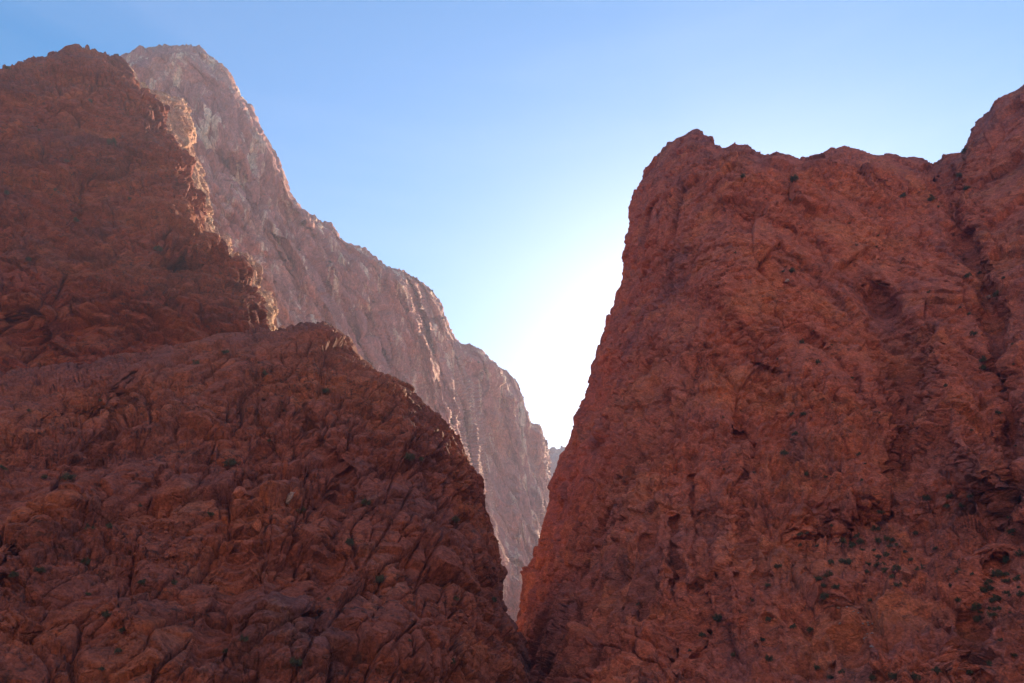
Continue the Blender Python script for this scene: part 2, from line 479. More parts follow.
def relief_wall(p):       # big plain wall, bedding tilted, broken by ledges and cracks
    q = warped(p, 70, 4, 1)
    low = 8.0 * fbm(p, 70, 3, 19)
    m = sstep(-0.2, 0.3, fbm(p, 45, 2, 57))
    d = blocks(q, 24, (1.3, 1.0, 1.0), rot(0, -22, 5), 63, 2.0, 2.0, 3.4, 3.2, warp=0.05, flat=0.16, gw=0.035)
    d += blocks(q, 9.5, (1.3, 1.0, 0.9), rot(0, -30, 0), 71, 1.5, 1.3, 2.2, 1.8, warp=0.06, flat=0.24, gw=0.06) * (0.35 + 0.8 * m)
    d += blocks(q, 4.0, (1.3, 1.0, 0.8), rot(0, -30, 0), 75, 0.9, 0.7, 1.0, 0.8, warp=0.06, flat=0.24, gw=0.1) * (0.5 + 0.7 * m)
    c, b = cracks(p, (0.45, 0.1, 0.9), 22, 81, 3.0, 70.0)
    d -= 2.0 * np.exp(-(c / 0.4) ** 2); d += 2.4 * b
    d += 3.0 * ledges(p, (0.38, 0.1, 0.92), 7.5, 83, 2.0, 14.0) * sstep(-0.25, 0.25, fbm(p, 45, 2, 85))
    d += slots(q, 3.2, (1.7, 1.0, 0.7), rot(0, -25, 0), 87, 0.26, 2.4) + slots(q, 1.9, (1.6, 1.0, 0.7), rot(0, -15, 0), 89, 0.24, 1.5)
    d += 0.3 * fbm(p, 4.0, 6, 91, 0.66)
    return low, d


def relief_right(p):      # broad faces pocked with short dark breaks; vertical flutes below
    q = warped(p, 60, 3.5, 101)
    lowf = 1 - sstep(60, 130, p[:, 2])
    m = sstep(-0.25, 0.3, fbm(p, 30, 3, 157))
    low = 4.5 * fbm(p, 56, 2, 109)
    lv = 1 - sstep(22, 60, p[:, 0] - 0.12 * p[:, 2])        # the gorge side, grained up and down
    d = blocks(q, 20, (0.9, 1.0, 1.5), rot(0, 12, 5), 113, 0.3, 0.3, 2.4, 3.2, warp=0.05, flat=0.12, gw=0.035)
    d += blocks(q, 7.0, (1.2, 1.0, 0.9), rot(0, 14, 0), 127, 0.5, 0.35, 1.2, 1.3, warp=0.06, flat=0.25, gw=0.06) * (0.2 + 0.8 * m)
    d += blocks(q, 2.6, (1.5, 1.0, 0.75), rot(0, -8, 0), 131, 0.4, 0.2, 0.55, 0.6, warp=0.06, flat=0.28, gw=0.1) * (0.15 + 0.9 * m) * (1 - 0.7 * lv)
    d += 0.45 * ledges(p, (0.22, 0.1, 0.95), 3.4, 145, 1.5, 6.0, 0.12) * (0.1 + 1.0 * sstep(-0.1, 0.35, fbm(p, 22, 2, 149))) * (1 - 0.7 * lowf) * (1 - lv)
    k = 0.4 + 0.6 * sstep(-0.35, 0.2, fbm(p, 26, 3, 161))
    d += slots(q, 1.9, (1.8, 1.0, 0.65), rot(0, 6, 0), 163, 0.36, 1.5) * k * (1 - lv) + slots(q, 1.7, (0.8, 1.0, 2.4), rot(0, -8, 0), 164, 0.26, 1.2) * lv
    d += slots(q, 2.3, (1.6, 1.0, 0.8), rot(0, -24, 0), 165, 0.22, 1.7) * k * (1 - 0.7 * lv)
    d += slots(q, 4.2, (0.8, 1.0, 1.5), rot(0, -35, 0), 167, 0.07, 1.7)
    rb = np.stack([p @ np.array((0.90, 0, 0.43), F32), 0.5 * p[:, 1], 0.16 * (p @ np.array((0.43, 0, -0.90), F32))], 1)
    low = low - 3.6 * fbm(rb, 24, 3, 183, 0.5, True) * sstep(30, 90, p[:, 0] + 0.3 * (p[:, 2] - 60))
    d += 0.6 * fbm(rb, 7, 3, 187, 0.5, True)
    fl = fbm(q * np.array((1, 1, 0.10), F32), 6.0, 4, 141, 0.5)
    d += 1.5 * fl * (0.3 + 1.5 * np.maximum(lowf, lv))
    lean = np.stack([p @ np.array((0.97, 0, -0.22), F32), p[:, 1] * 0.6, 0.13 * (p @ np.array((0.22, 0, 0.97), F32))], 1)
    d += 0.75 * fbm(lean, 2.6, 3, 147, 0.6, True) * np.maximum(lv, 0.8 * lowf)
    c, b = cracks(p, (0.34, 0.1, 0.93), 21, 151, 2.0, 70.0)
    d -= 1.1 * np.exp(-(c / 0.28) ** 2) * (0.3 + 0.7 * m); d += 1.3 * b
    d += 0.26 * fbm(p, 2.6, 6, 191, 0.7)
    return low, d


def relief_far(p):        # high mountain: broad oblique walls and buttresses, long flutes
    q = warped(p, 190, 16, 201)
    low = 20 * fbm(q, 210, 3, 209)
    Rf = rot(0, -22, 20)
    s = (q @ Rf) * np.array((1, 1, 0.14), F32)
    low = low + 22.0 * fbm(s, 66, 3, 221, 0.45, True)
    hi = 1 + 0.7 * sstep(260, 420, p[:, 2])
    d = 4.5 * fbm(s, 26, 4, 223, 0.5, True)
    d += blocks(q, 64, (0.5, 1.0, 2.6), Rf, 231, 1.5, 3.0, 7.0, 4.5, warp=0.06, flat=0.16, gw=0.03)
    d += hi * blocks(q, 22, (0.6, 1.0, 2.6), Rf, 241, 1.2, 1.5, 2.4, 2.6, warp=0.08, flat=0.22, gw=0.05)
    d += hi * blocks(q, 8, (0.9, 1.0, 1.8), Rf, 245, 0.8, 0.5, 0.9, 1.2, gw=0.1)
    d += slots(q, 9, (0.8, 1.0, 1.7), Rf, 247, 0.12, 3.5)
    d += 0.6 * fbm(q, 9, 5, 251, 0.65)
    return low, d


# ------------------------------------------------------------------ the rock masses
# lower left slope
A_right = [(560, 775), (545, 720), (535, 683), (527, 644), (516, 622), (505, 597), (507, 572), (502, 549), (492, 526), (482, 503), (480, 482),
           (472, 468), (466, 453), (457, 436), (446, 421), (426, 402), (412, 387), (397, 379), (380, 373), (362, 357), (350, 340), (342, 333)]
A_top = [(-140, 392), (-60, 384), (20, 372), (80, 366), (120, 356), (170, 344), (215, 336), (262, 330), (275, 330), (285, 327), (300, 321), (318, 321), (330, 327), (342, 333)]
A = rock_mass([(-140, 775), (-140, 392)], A_right, A_top, [(-140, 775), (560, 775)], 1150, 720,
              [(-140, 775, 80), (100, 775, 88), (300, 775, 98), (480, 775, 120), (560, 775, 150),
               (0, 600, 118), (200, 600, 126), (400, 600, 142), (500, 600, 168),
               (0, 480, 150), (200, 480, 162), (380, 480, 176), (460, 480, 198),
               (-100, 390, 190), (100, 365, 205), (250, 340, 222), (320, 330, 226), (340, 360, 214)],
              [([(40, 430), (110, 415), (135, 380)], 9, 8), ([(0, 590), (40, 520), (100, 440), (130, 400)], 8, 4),
               ([(262, 440), (245, 540), (225, 600), (200, 660)], 7, 3), ([(345, 480), (330, 560), (310, 640)], 8, 6),
               ([(300, 400), (310, 440), (345, 470)], 8, 5), ([(240, 380), (190, 430), (180, 480)], 20, -5),
               ([(270, 520), (262, 600)], 22, -4), ([(400, 520), (450, 560), (480, 600)], 12, -5),
               ([(120, 590), (150, 640)], 25, -4), ([(390, 420), (430, 500), (460, 560), (500, 640)], 18, 5),
               ([(0, 640), (100, 620)], 14, 2), ([(60, 500), (130, 470)], 20, -5)],
              round_right=32, rr_w=60, round_top=22, rt_w=22, back=40, side=(0, 1), side_spread=1.0, side_len=200)
A = displace(A, relief_slope, (0, 1), 36, 90, 0.5, 720)
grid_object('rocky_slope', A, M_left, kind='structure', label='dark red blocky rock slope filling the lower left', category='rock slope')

# upper left wall
B_right = [(300, 420), (285, 350), (272, 330), (264, 320), (268, 303), (263, 291), (248, 285), (255, 270), (243, 257), (236, 261), (228, 265), (222, 242), (209, 240),
           (205, 225), (204, 197), (196, 190), (194, 158), (180, 153), (166, 134), (168, 108), (140, 92), (132, 72), (123, 58)]
B_top = [(-140, 90), (-60, 80), (0, 68), (8, 66), (30, 58), (44, 55), (48, 52), (62, 49), (78, 46), (92, 48), (108, 53), (116, 54), (123, 58)]
B = rock_mass([(-140, 470), (-140, 90)], B_right, B_top, [(-140, 470), (60, 450), (300, 420)], 620, 620,
              [(-140, 470, 215), (100, 450, 228), (300, 420, 250), (0, 380, 222), (150, 370, 236), (262, 330, 252),
               (0, 240, 252), (120, 240, 262), (200, 240, 275), (-100, 90, 300), (50, 55, 315), (125, 60, 335), (160, 120, 312)],
              [([(75, 330), (70, 250), (120, 170)], 20, 7), ([(20, 330), (60, 370)], 22, 9), ([(150, 300), (160, 230)], 22, -6),
               ([(0, 150), (60, 120), (130, 130)], 12, 6), ([(20, 250), (0, 180)], 18, -6)],
              round_right=40, rr_w=24, round_top=30, rt_w=26, back=160, side=(0, 1))
B = displace(B, relief_wall, (0, 1), 36, 40, 0.3, 620)
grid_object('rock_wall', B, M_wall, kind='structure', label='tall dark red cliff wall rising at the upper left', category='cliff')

# pale crag standing just behind the wall's edge, its flank turned to the sun
F_right = [(300, 430), (290, 345), (284, 332), (275, 325), (277, 310), (271, 294), (258, 286), (262, 268), (248, 253), (235, 254), (228, 239), (214, 234), (211, 215), (209, 192), (203, 172), (198, 160), (192, 148),
           (195, 130), (190, 113), (183, 99), (162, 93), (147, 89), (136, 78), (127, 67), (121, 59)]
F_left = [(x - 34, y) for x, y in B_right[:-1]] + [(100, 64)]
Fm = rock_mass(F_left, F_right, [(100, 64), (108, 62), (115, 60), (121, 59)], [(F_left[0][0], 420), (F_right[0][0], 430)], 150, 620,
               [(266, 420, 262), (300, 430, 330), (230, 320, 275), (276, 320, 345), (176, 220, 300), (212, 220, 372), (130, 130, 330), (193, 130, 415), (100, 64, 345), (121, 59, 365), (150, 84, 395)],
               [], round_right=30, rr_w=8, round_top=20, rt_w=10, back=90, side=(0, 1))


def relief_crag(p):
    low = 3.0 * fbm(p, 40, 2, 319)
    d = blocks(p, 11, (0.8, 1.0, 1.3), rot(0, -20, 0), 331, 1.2, 1.0, 2.0, 2.4, warp=0.06, flat=0.2)
    d += blocks(p, 4.5, (0.8, 1.0, 1.2), rot(0, -20, 0), 341, 0.7, 0.5, 1.0, 1.4) + 0.5 * fbm(p, 4, 4, 351, 0.65)
    return low, d


Fm = displace(Fm, relief_crag)
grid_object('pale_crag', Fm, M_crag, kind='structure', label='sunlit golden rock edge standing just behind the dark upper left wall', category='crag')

# right massif
C_left = [(488, 775), (500, 710), (514, 640), (517, 622), (525, 600), (531, 580), (540, 535), (550, 491), (565, 449), (576, 420), (585, 400), (594, 376),
          (602, 348), (608, 323), (616, 294), (622, 276), (627, 232), (630, 202), (634, 190), (648, 170), (655, 162), (662, 148), (668, 143)]
C_top = [(668, 143), (680, 138), (697, 130), (712, 137), (722, 148), (735, 141), (749, 141), (763, 152), (778, 148), (793, 151), (806, 157), (825, 150), (845, 146), (866, 150),
         (889, 154), (907, 159), (938, 160), (943, 153), (960, 151), (966, 142), (974, 127), (992, 110), (997, 101), (1012, 91), (1030, 80), (1060, 70), (1110, 60), (1200, 44)]
C = rock_mass(C_left, [(1200, 775), (1200, 44)], C_top, [(488, 775), (1200, 775)], 1420, 1050,
              [(488, 775, 185), (600, 775, 140), (800, 775, 112), (1000, 775, 98), (1180, 775, 85),
               (560, 600, 195), (650, 600, 178), (800, 600, 158), (1000, 600, 140), (1180, 600, 120),
               (600, 420, 218), (750, 400, 210), (900, 400, 205), (1050, 400, 190), (1180, 400, 175),
               (660, 240, 238), (800, 240, 236), (950, 260, 240), (1100, 240, 225),
               (680, 150, 256), (800, 155, 262), (940, 165, 285), (1024, 90, 275), (1180, 50, 265)],
              [([(940, 160), (955, 220), (985, 290), (1000, 350), (1012, 420), (1010, 500)], 8, 13),
               ([(880, 300), (905, 380), (915, 425), (900, 470)], 17, 10), ([(696, 350), (740, 362), (790, 376)], 2.5, 3), ([(800, 330), (850, 380), (880, 430)], 8, 3.5), ([(720, 215), (800, 235), (850, 270), (880, 310)], 10, 4), ([(935, 330), (955, 420), (985, 470)], 15, -12),
               ([(905, 470), (890, 510), (840, 550), (800, 545)], 14, 8), ([(880, 640), (950, 632)], 48, -9), ([(830, 530), (900, 535), (985, 520)], 24, 9), ([(1045, 120), (1060, 300), (1060, 480)], 48, -11),
               ([(806, 560), (835, 607), (852, 655)], 8, 7), ([(1000, 560), (975, 620), (980, 670)], 12, 9),
               ([(738, 430), (743, 536), (764, 577), (770, 640)], 5, 3.5), ([(694, 480), (696, 517), (696, 600), (690, 680)], 6, 3.5), ([(705, 520), (712, 560), (721, 600)], 5, 3), ([(676, 520), (680, 640)], 4, 4), ([(725, 510), (735, 610)], 10, -4),
               ([(645, 540), (640, 600), (642, 680)], 6, 3), ([(664, 500), (662, 600)], 7, -3), ([(612, 480), (600, 560), (592, 660)], 6, 3), ([(925, 427), (977, 461), (1015, 513)], 15, -5), ([(955, 500), (1010, 532)], 10, 3.5), ([(665, 150), (660, 260), (640, 330)], 18, -5), ([(690, 280), (760, 380), (790, 470)], 14, 4)],
              round_left=125, rl_w=112, round_top=25, rt_w=22, back=42, rise=0.12, side=(1, 0), side_spread=0.25, side_len=45, back_wall=330)
C = displace(C, relief_right, (1, 0), 40, 60, 0.3, 1050)
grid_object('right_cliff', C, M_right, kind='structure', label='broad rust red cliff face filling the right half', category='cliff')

# added unseen slope behind the viewer, throws warm sunlight back on the cliffs
hx, hy = np.meshgrid(np.linspace(-900, 1100, 260), np.linspace(-900, -60, 150))
H = np.stack([hx, hy, np.zeros_like(hx)], -1).reshape(-1, 3)
hh = sstep(-80, -330, H[:, 1]) * (1 - 0.5 * sstep(-600, -900, H[:, 1])) * 430 * (0.8 + 0.35 * fbm(H, 260, 4, 301)) + 14 * fbm(H, 60, 4, 311, 0.5, True) * sstep(-80, -200, H[:, 1])
edge = sstep(-60, -90, H[:, 1]) * sstep(-900, -860, H[:, 1]) * sstep(-900, -850, H[:, 0]) * sstep(1100, 1050, H[:, 0])
H[:, 2] = np.maximum(hh, 0) * edge - 4 * (1 - edge)
grid_object('bounce_hillside', H.reshape(hx.shape + (3,)), M_pale, kind='structure', label='added sunlit rocky slope behind the viewer, bouncing warm light')

# high far mountain on the left side of the gorge
D_top = [(40, 120), (90, 80), (124, 57), (140, 48), (155, 44), (170, 43), (186, 42), (200, 44), (210, 55), (222, 64), (230, 75), (240, 92), (250, 105), (256, 122), (268, 140),
         (276, 158), (284, 178), (288, 190), (300, 205), (318, 216), (332, 224), (344, 238), (362, 248), (384, 262), (404, 268), (424, 282), (433, 290), (440, 302),
         (447, 322), (455, 338), (462, 344), (478, 350), (494, 360), (508, 372), (518, 384), (524, 398), (530, 420), (537, 423), (541, 425), (545, 446)]
D_right = [(562, 660), (556, 600), (552, 540), (549, 490), (545, 446)]
D = rock_mass([(40, 660), (40, 120)], D_right, D_top, [(40, 660), (562, 660)], 640, 720,
              [(40, 660, 330), (250, 660, 420), (420, 660, 640), (560, 660, 1000), (100, 300, 480), (300, 400, 560), (450, 450, 820), (540, 500, 1180),
               (40, 120, 600), (125, 60, 640), (200, 45, 660), (300, 210, 680), (440, 300, 900), (520, 390, 1150), (545, 446, 1280)],
              [([(330, 225), (350, 330), (420, 440), (450, 560)], 16, 22), ([(262, 135), (290, 260), (300, 330)], 14, 14), ([(435, 300), (480, 400), (500, 500)], 12, 40),
               ([(400, 270), (440, 380), (490, 560)], 14, -30), ([(515, 400), (525, 500), (520, 600)], 8, -35), ([(540, 430), (535, 600)], 5, -30)],
              round_right=200, rr_w=14, round_top=70, rt_w=16, back=500, side=(0, 1))
D = displace(D, relief_far, (0, 0), 0, 1, 0, 720)
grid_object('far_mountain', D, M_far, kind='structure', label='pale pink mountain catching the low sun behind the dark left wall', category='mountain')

# added hidden heap behind the left slope, bounces sunlight onto the right cliff edge
sx_, sy_ = np.meshgrid(np.linspace(-170, 10, 200), np.linspace(215, 640, 300))
SC = np.stack([sx_, sy_, np.zeros_like(sx_)], -1).reshape(-1, 3)
zz = 1.5 * np.clip(-SC[:, 0] - 8, 0, 60) + 0.4 * np.clip(540 - SC[:, 1], 0, 150)
zz = zz * sstep(620, 540, SC[:, 1]) * sstep(5, -25, SC[:, 0]) * sstep(-104, -72, SC[:, 0]) * np.clip(0.27 * np.clip(SC[:, 1], 250, 420) / np.maximum(zz, 1), 0, 1) + 2.0 * fbm(SC, 14, 4, 401)
SC[:, 2] = np.where((sx_.ravel() < -168) | (sx_.ravel() > 8) | (sy_.ravel() < 217) | (sy_.ravel() > 637), -4, zz)
grid_object('bounce_scree', SC.reshape(sx_.shape + (3,)), M_pale, kind='structure', label='added pale stone heap hidden behind the left slope, bouncing sunlight')

# the last ridge closing the gorge
E = rock_mass([(470, 640), (470, 440)], [(640, 640), (640, 560)], [(470, 440), (540, 452), (548, 450), (560, 448), (570, 446), (590, 458), (612, 500), (640, 560)],
              [(470, 640), (640, 640)], 240, 200,
              [(470, 640, 1700), (640, 640, 1700), (470, 440, 2000), (640, 560, 2000), (570, 460, 2000)], [], round_top=90, rt_w=12, back=600)
E = displace(E, relief_far)
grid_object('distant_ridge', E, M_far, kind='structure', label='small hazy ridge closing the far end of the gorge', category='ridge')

# ------------------------------------------------------------------ where the rock surface is along a sight line
_surf = {k: to_pixel(g) + (g, normals(g)) for k, g in (('A', A), ('B', B), ('C', C), ('D', D))}


def on_rock(px, py, which=None):
    best = None
    for k, (sx, sy, sf, g, nn) in _surf.items():
        if which and k not in which: continue
        m = (np.abs(sx - px) < 1.3) & (np.abs(sy - py) < 1.3) & (sf > 0)
        if m.any():
            ii = np.argwhere(m); f = sf[m]; i = ii[f.argmin()]
            if best is None or f.min() < best[0]:
                n = nn[i[0], i[1]]; p = g[i[0], i[1]]
                if np.dot(n, p) > 0: n = -n
                best = (f.min(), Vector(p), Vector(n))
    return best


# ------------------------------------------------------------------ shrubs
def leaf_mesh(rng, n_clump, per, leaf):
    v, f = [], []
    for c in range(n_clump):
        a = rng.uniform(0, 2 * math.pi); e = math.asin(rng.uniform(0.0, 1.0)); r = rng.uniform(0.45, 0.95)
        cc = Vector((math.cos(a) * math.cos(e) * r, math.sin(a) * math.cos(e) * r, 0.12 + math.sin(e) * r * 0.8))
        cr = rng.uniform(0.16, 0.34)
        for k in range(per):
            d = Vector((rng.gauss(0, 1), rng.gauss(0, 1), rng.gauss(0, 1))).normalized()
            p = cc + d * cr * rng.uniform(0.4, 1.0)
            u = Vector((rng.gauss(0, 1), rng.gauss(0, 1), rng.gauss(0, 1))).normalized()
            w = u.cross(d).normalized()
            s_ = leaf * rng.uniform(0.6, 1.3); b = len(v)
            v += [p - w * s_ * 0.4, p + u * s_ * 0.5 - d * s_ * 0.1, p + w * s_ * 0.4, p + u * s_ * 1.3]
            f.append((b, b + 1, b + 3)); f.append((b + 1, b + 2, b + 3))
    return v, f


def stem_mesh(rng, n):
    v, f = [], []
    for k in range(n):
        a = rng.uniform(0, 2 * math.pi); e = rng.uniform(0.5, 1.4); L = rng.uniform(0.6, 0.95)
        d = Vector((math.cos(a) * math.cos(e), math.sin(a) * math.cos(e), math.sin(e)))
        x = d.orthogonal().normalized(); y = d.cross(x); prev = None
        for i in range(5):
            t = i / 4; c = d * L * t + x * 0.08 * math.sin(t * 4 + k) + Vector((0, 0, -0.12 * (1 - t))); r = 0.035 * (1 - 0.8 * t)
            ring = []
            for m in range(5):
                q = m / 5 * 2 * math.pi; ring.append(len(v)); v.append(c + (x * math.cos(q) + y * math.sin(q)) * r)
            if prev:
                for m in range(5): f.append((prev[m], prev[(m + 1) % 5], ring[(m + 1) % 5], ring[m]))
            prev = ring
    return v, f


def new_mesh(name, v, f, mats, mi=None):
    me = bpy.data.meshes.new(name); me.from_pydata([tuple(q) for q in v], [], f)
    for m in mats: me.materials.append(m)
    if mi: me.polygons.foreach_set('material_index', mi)
    me.update(); return me


rng = random.Random(11)
big_leaf, big_stem, small_mesh = [], [], []
for k in range(4):
    v, f = leaf_mesh(rng, 26, 42, 0.13); big_leaf.append(new_mesh('foliage', v, f, [M_leaf]))
    v, f = stem_mesh(rng, 9); big_stem.append(new_mesh('stem', v, f, [M_twig]))
for k in range(4):
    v, f = leaf_mesh(rng, 14, 22, 0.24); v2, f2 = stem_mesh(rng, 5)
    small_mesh.append(new_mesh('shrub', v + v2, f + [tuple(i + len(v) for i in q) for q in f2], [M_leaf, M_twig], [0] * len(f) + [1] * len(f2)))


def place_words(px, py):
    a = 'just under the rim' if py < 230 else 'high' if py < 310 else 'halfway up' if py < 420 else 'low'
    b = 'near its gorge edge' if px < 730 else 'left of its middle' if px < 810 else 'right of its middle' if px < 890 else 'left of the dark crease' if px < 965 else 'right beside the dark crease'
    return a, b


def put_shrub(px, py, rpx, label, group, which=None):
    a, b = place_words(px, py)
    label = label.replace('<a>', a).replace('<b>', b)
    h = on_rock(px, py, which)
    if not h: return
    dist, p, n = h; r = (1.18 if rpx > 2.2 else 1.05) * rpx * dist / FPX
    big = rpx >= 3.6
    if big:
        o = bpy.data.objects.new('shrub', None)
        o.empty_display_size = 0.3; col.objects.link(o); k = rng.randrange(4)
        for nm, me in (('foliage', big_leaf[k]), ('stem', big_stem[k])):
            c = bpy.data.objects.new(nm, me); col.objects.link(c); c.parent = o
    else:
        o = bpy.data.objects.new('shrub', small_mesh[rng.randrange(4)]); col.objects.link(o)
    up = (n * 0.3 + Vector((0, 0, 1))).normalized()
    o.rotation_euler = (up.to_track_quat('Z', 'Y') @ Euler((0, 0, rng.uniform(0, 6.28))).to_quaternion()).to_euler()
    o.location = p + n * r * 0.45 - Vector((0, 0, 0.35 * r))
    o.scale = (r * rng.uniform(0.95, 1.25), r * rng.uniform(0.95, 1.25), r * rng.uniform(1.15, 1.6))
    o['label'] = label; o['category'] = 'shrub'; o['group'] = group


GL, GB, GR = 'shrubs on the lower left slope', 'shrubs on the upper left wall', 'shrubs on the right cliff'
for x, y, r, lab in [
    (233, 464, 5.2, 'round dark green shrub in a cleft at the middle of the left slope'),
    (409, 458, 5.0, 'wide dark shrub high on the steep right flank of the left slope'),
    (383, 580, 4.8, 'bright green upright shrub between two blocks low on the left slope'),
    (294, 661, 6.2, 'large dark shrub near the bottom edge below the left slope ribs'),
    (349, 544, 4.4, 'greyish green shrub growing tall in the joint above the bright green one'),
    (304, 510, 4.4, 'faded grey green shrub beside the pale grey rock slab'),
    (366, 502, 3.8, 'small dark shrub on a ledge right of the pale slab'),
    (70, 479, 5.0, 'pale grey green sprawling shrub in the long gully at the far left'),
    (84, 560, 4.6, 'dark shrub at the head of the rubble patch lower left'),
    (105, 615, 4.8, 'grey green shrub above the pointed block at the bottom left'),
    (454, 520, 3.8, 'small dark shrub alone on the shaded flank beside the gap'),
    (39, 572, 3.8, 'green shrub under the sloping slab at the left edge'),
    (15, 576, 3.8, 'dark shrub almost touching the left edge of the slope')]:
    put_shrub(x, y, r, lab, GL, 'A')
for x, y, r in [(423, 459, 2.8), (326, 391, 3.2), (263, 375, 3), (245, 640, 3.4), (493, 599, 2.6), (456, 599, 2.6), (453, 661, 3), (44, 478, 3.2), (91, 526, 3.4),
                (110, 526, 3), (173, 583, 3.2), (212, 514, 3), (3, 469, 3), (196, 363, 3), (226, 352, 3.2), (141, 582, 3), (89, 594, 2.6), (123, 631, 3), (119, 652, 3.4),
                (103, 669, 3), (225, 652, 3), (160, 470, 2.2), (140, 505, 2.2), (270, 440, 2), (60, 430, 2), (30, 410, 2.2), (100, 400, 2), (330, 600, 2.2), (410, 640, 2.2)]:
    w = 'near the top of the lower left slope' if y < 445 else 'on the dark flank beside the gap' if x > 400 else 'by the rubble in the far left gully' if x < 160 and y < 545 else 'in the cracks at the bottom left corner' if x < 200 else 'between the tall ribs of the left slope'
    put_shrub(x, y, r, ('tiny' if r < 2.7 else 'small') + ' dull green tuft ' + w, GL, 'A')
for x, y, r, lab in [(110, 52, 2.6, 'little dark shrub on the skyline left of the notch'), (119, 55, 2.2, 'tiny shrub on the skyline next to the notch'),
                     (9, 68, 2.4, 'tiny shrub on the skyline at the far left'), (116, 141, 4.4, 'dark round shrub in the middle of the upper left wall'),
                     (158, 250, 3.8, 'dark shrub in a hollow low on the upper left wall')]:
    put_shrub(x, y, r, lab, GB, 'B')
for x, y, r in [(67, 159, 2.6), (6, 194, 2.6), (76, 220, 2.4), (40, 130, 2), (90, 100, 2), (30, 260, 2.4), (130, 200, 2), (55, 190, 2)]:
    put_shrub(x, y, r, 'tiny dark shrub clinging to the plain upper left wall', GB, 'B')
for x, y, r, lab in [
    (794, 179, 3.8, 'dark shrub just under the rim of the right cliff'),
    (719, 621, 4.4, 'grey green shrub on a ledge at the foot of the fluted wall'),
    (711, 634, 4.2, 'low spreading shrub just below the ledge at the foot of the flutes'),
    (851, 561, 5.0, 'dense dark shrub at the top of the left chute on the right cliff'),
    (829, 574, 4.4, 'dark shrub topmost of the chain down the left chute'),
    (826, 598, 4.4, 'dark shrub lowest of the chain down the left chute'),
    (1005, 560, 4.6, 'dark shrub highest in the right hand gully by the frame edge'),
    (996, 574, 4.8, 'broad dark shrub below the topmost one in the right hand gully'),
    (978, 607, 4.8, 'tall dark shrub halfway down the right hand gully'),
    (977, 621, 4.0, 'dark shrub at the lower end of the right hand gully'),
    (913, 678, 4.8, 'dark shrub under the overhang of the big block, at the bottom edge'),
    (892, 677, 4.4, 'dark shrub left of the bottom edge one under the overhang'),
    (936, 670, 4.0, 'dark shrub under the right end of the overhang'),
    (925, 499, 4.0, 'round shrub on the ledge above the big leaning block'),
    (897, 569, 4.0, 'shrub beside the small pyramid shaped rock')]:
    put_shrub(x, y, r, lab, GR, 'C')
for x, y, r in [(949, 496, 3), (971, 495, 3), (947, 507, 2.8), (960, 505, 2.6), (916, 534, 2.6), (882, 513, 3.2), (875, 530, 3.4), (890, 543, 3.4), (861, 543, 3.4), (852, 545, 3), (844, 543, 3.4),
                (869, 564, 3), (819, 579, 3.2), (835, 586, 3.4), (825, 586, 3), (921, 565, 2.8), (960, 569, 3.2), (956, 600, 3.2), (897, 585, 3.2), (1005, 582, 3.4), (1017, 579, 3.4), (983, 591, 3.4),
                (997, 598, 3.4), (991, 616, 3), (1021, 595, 3.4), (1010, 530, 3.4), (1020, 553, 3.4), (968, 669, 3.4), (811, 631, 3.4), (792, 627, 3), (840, 669, 3.4), (830, 677, 3.4), (816, 667, 3),
                (990, 665, 3.2), (873, 677, 3.2), (785, 537, 3), (799, 534, 2.6), (1000, 640, 2.4), (1015, 655, 2.6), (905, 552, 2.2), (935, 548, 2.2), (950, 585, 2), (870, 600, 2), (850, 640, 2.2)]:
    w = ('on the long ledge above the big block' if y < 550 and x < 975 else 'in the chute left of the big block' if x < 845 else 'among the stones on top of the big block' if x < 965 and y < 610
         else 'along the bottom edge under the big block' if y > 640 else 'in the gully between the big block and the frame edge')
    put_shrub(x, y, r, ('small ' if r < 3.1 else 'full ') + 'dark shrub ' + w, GR, 'C')
for k in range(60):                                        # low scrub crowding the ledges and the right hand gully
    if k < 34: x, y, w = rng.gauss(868, 34), rng.gauss(556, 16), 'small grey green scrub bush crowding the ledges above the big block'
    else: x, y, w = rng.gauss(998, 14), rng.gauss(590, 24), 'small grey green scrub bush filling the right hand gully'
    put_shrub(x, min(y, 678), rng.uniform(1.3, 3.0), w, GR, 'C')
for x, y, r in [(704, 636, 3), (771, 619, 3.2), (763, 641, 3), (769, 660, 3.4), (776, 566, 3.4), (767, 584, 3), (640, 603, 2), (752, 600, 2), (735, 655, 2.4), (690, 650, 2)]:
    put_shrub(x, y, r, 'grey green tuft between the vertical flutes of the right cliff', GR, 'C')
for x, y, r in [(744, 177, 2.6), (902, 196, 3), (932, 198, 3.2), (957, 176, 3), (967, 187, 3), (964, 152, 2.6), (792, 272, 3.4), (967, 278, 3.2), (997, 293, 3.2), (972, 334, 3.4),
                (982, 369, 3.4), (985, 360, 3), (818, 363, 2.8), (802, 342, 2.6), (947, 385, 2.4), (803, 413, 3), (795, 433, 2.6), (792, 413, 2.4), (997, 413, 2.6), (806, 475, 2.8), (784, 453, 3.2), (861, 455, 2.4)] + \
        [(rng.uniform(700, 1015), rng.uniform(190, 540), rng.uniform(1.0, 2.0)) for k in range(40)]:
    put_shrub(x, y, r, 'tiny dark shrub <a> on the right cliff, <b>', GR, 'C')
for x, y, r in [(342, 238, 1.6), (315, 210, 1.6), (432, 290, 1.4), (444, 318, 1.4), (300, 250, 1.3), (330, 262, 1.5), (412, 305, 1.4), (478, 362, 1.3), (265, 195, 1.3)]:
    put_shrub(x, y, r, 'speck of a shrub on the pale far mountain', 'shrubs on the far mountain', 'D')

# ------------------------------------------------------------------ loose boulders
import bmesh


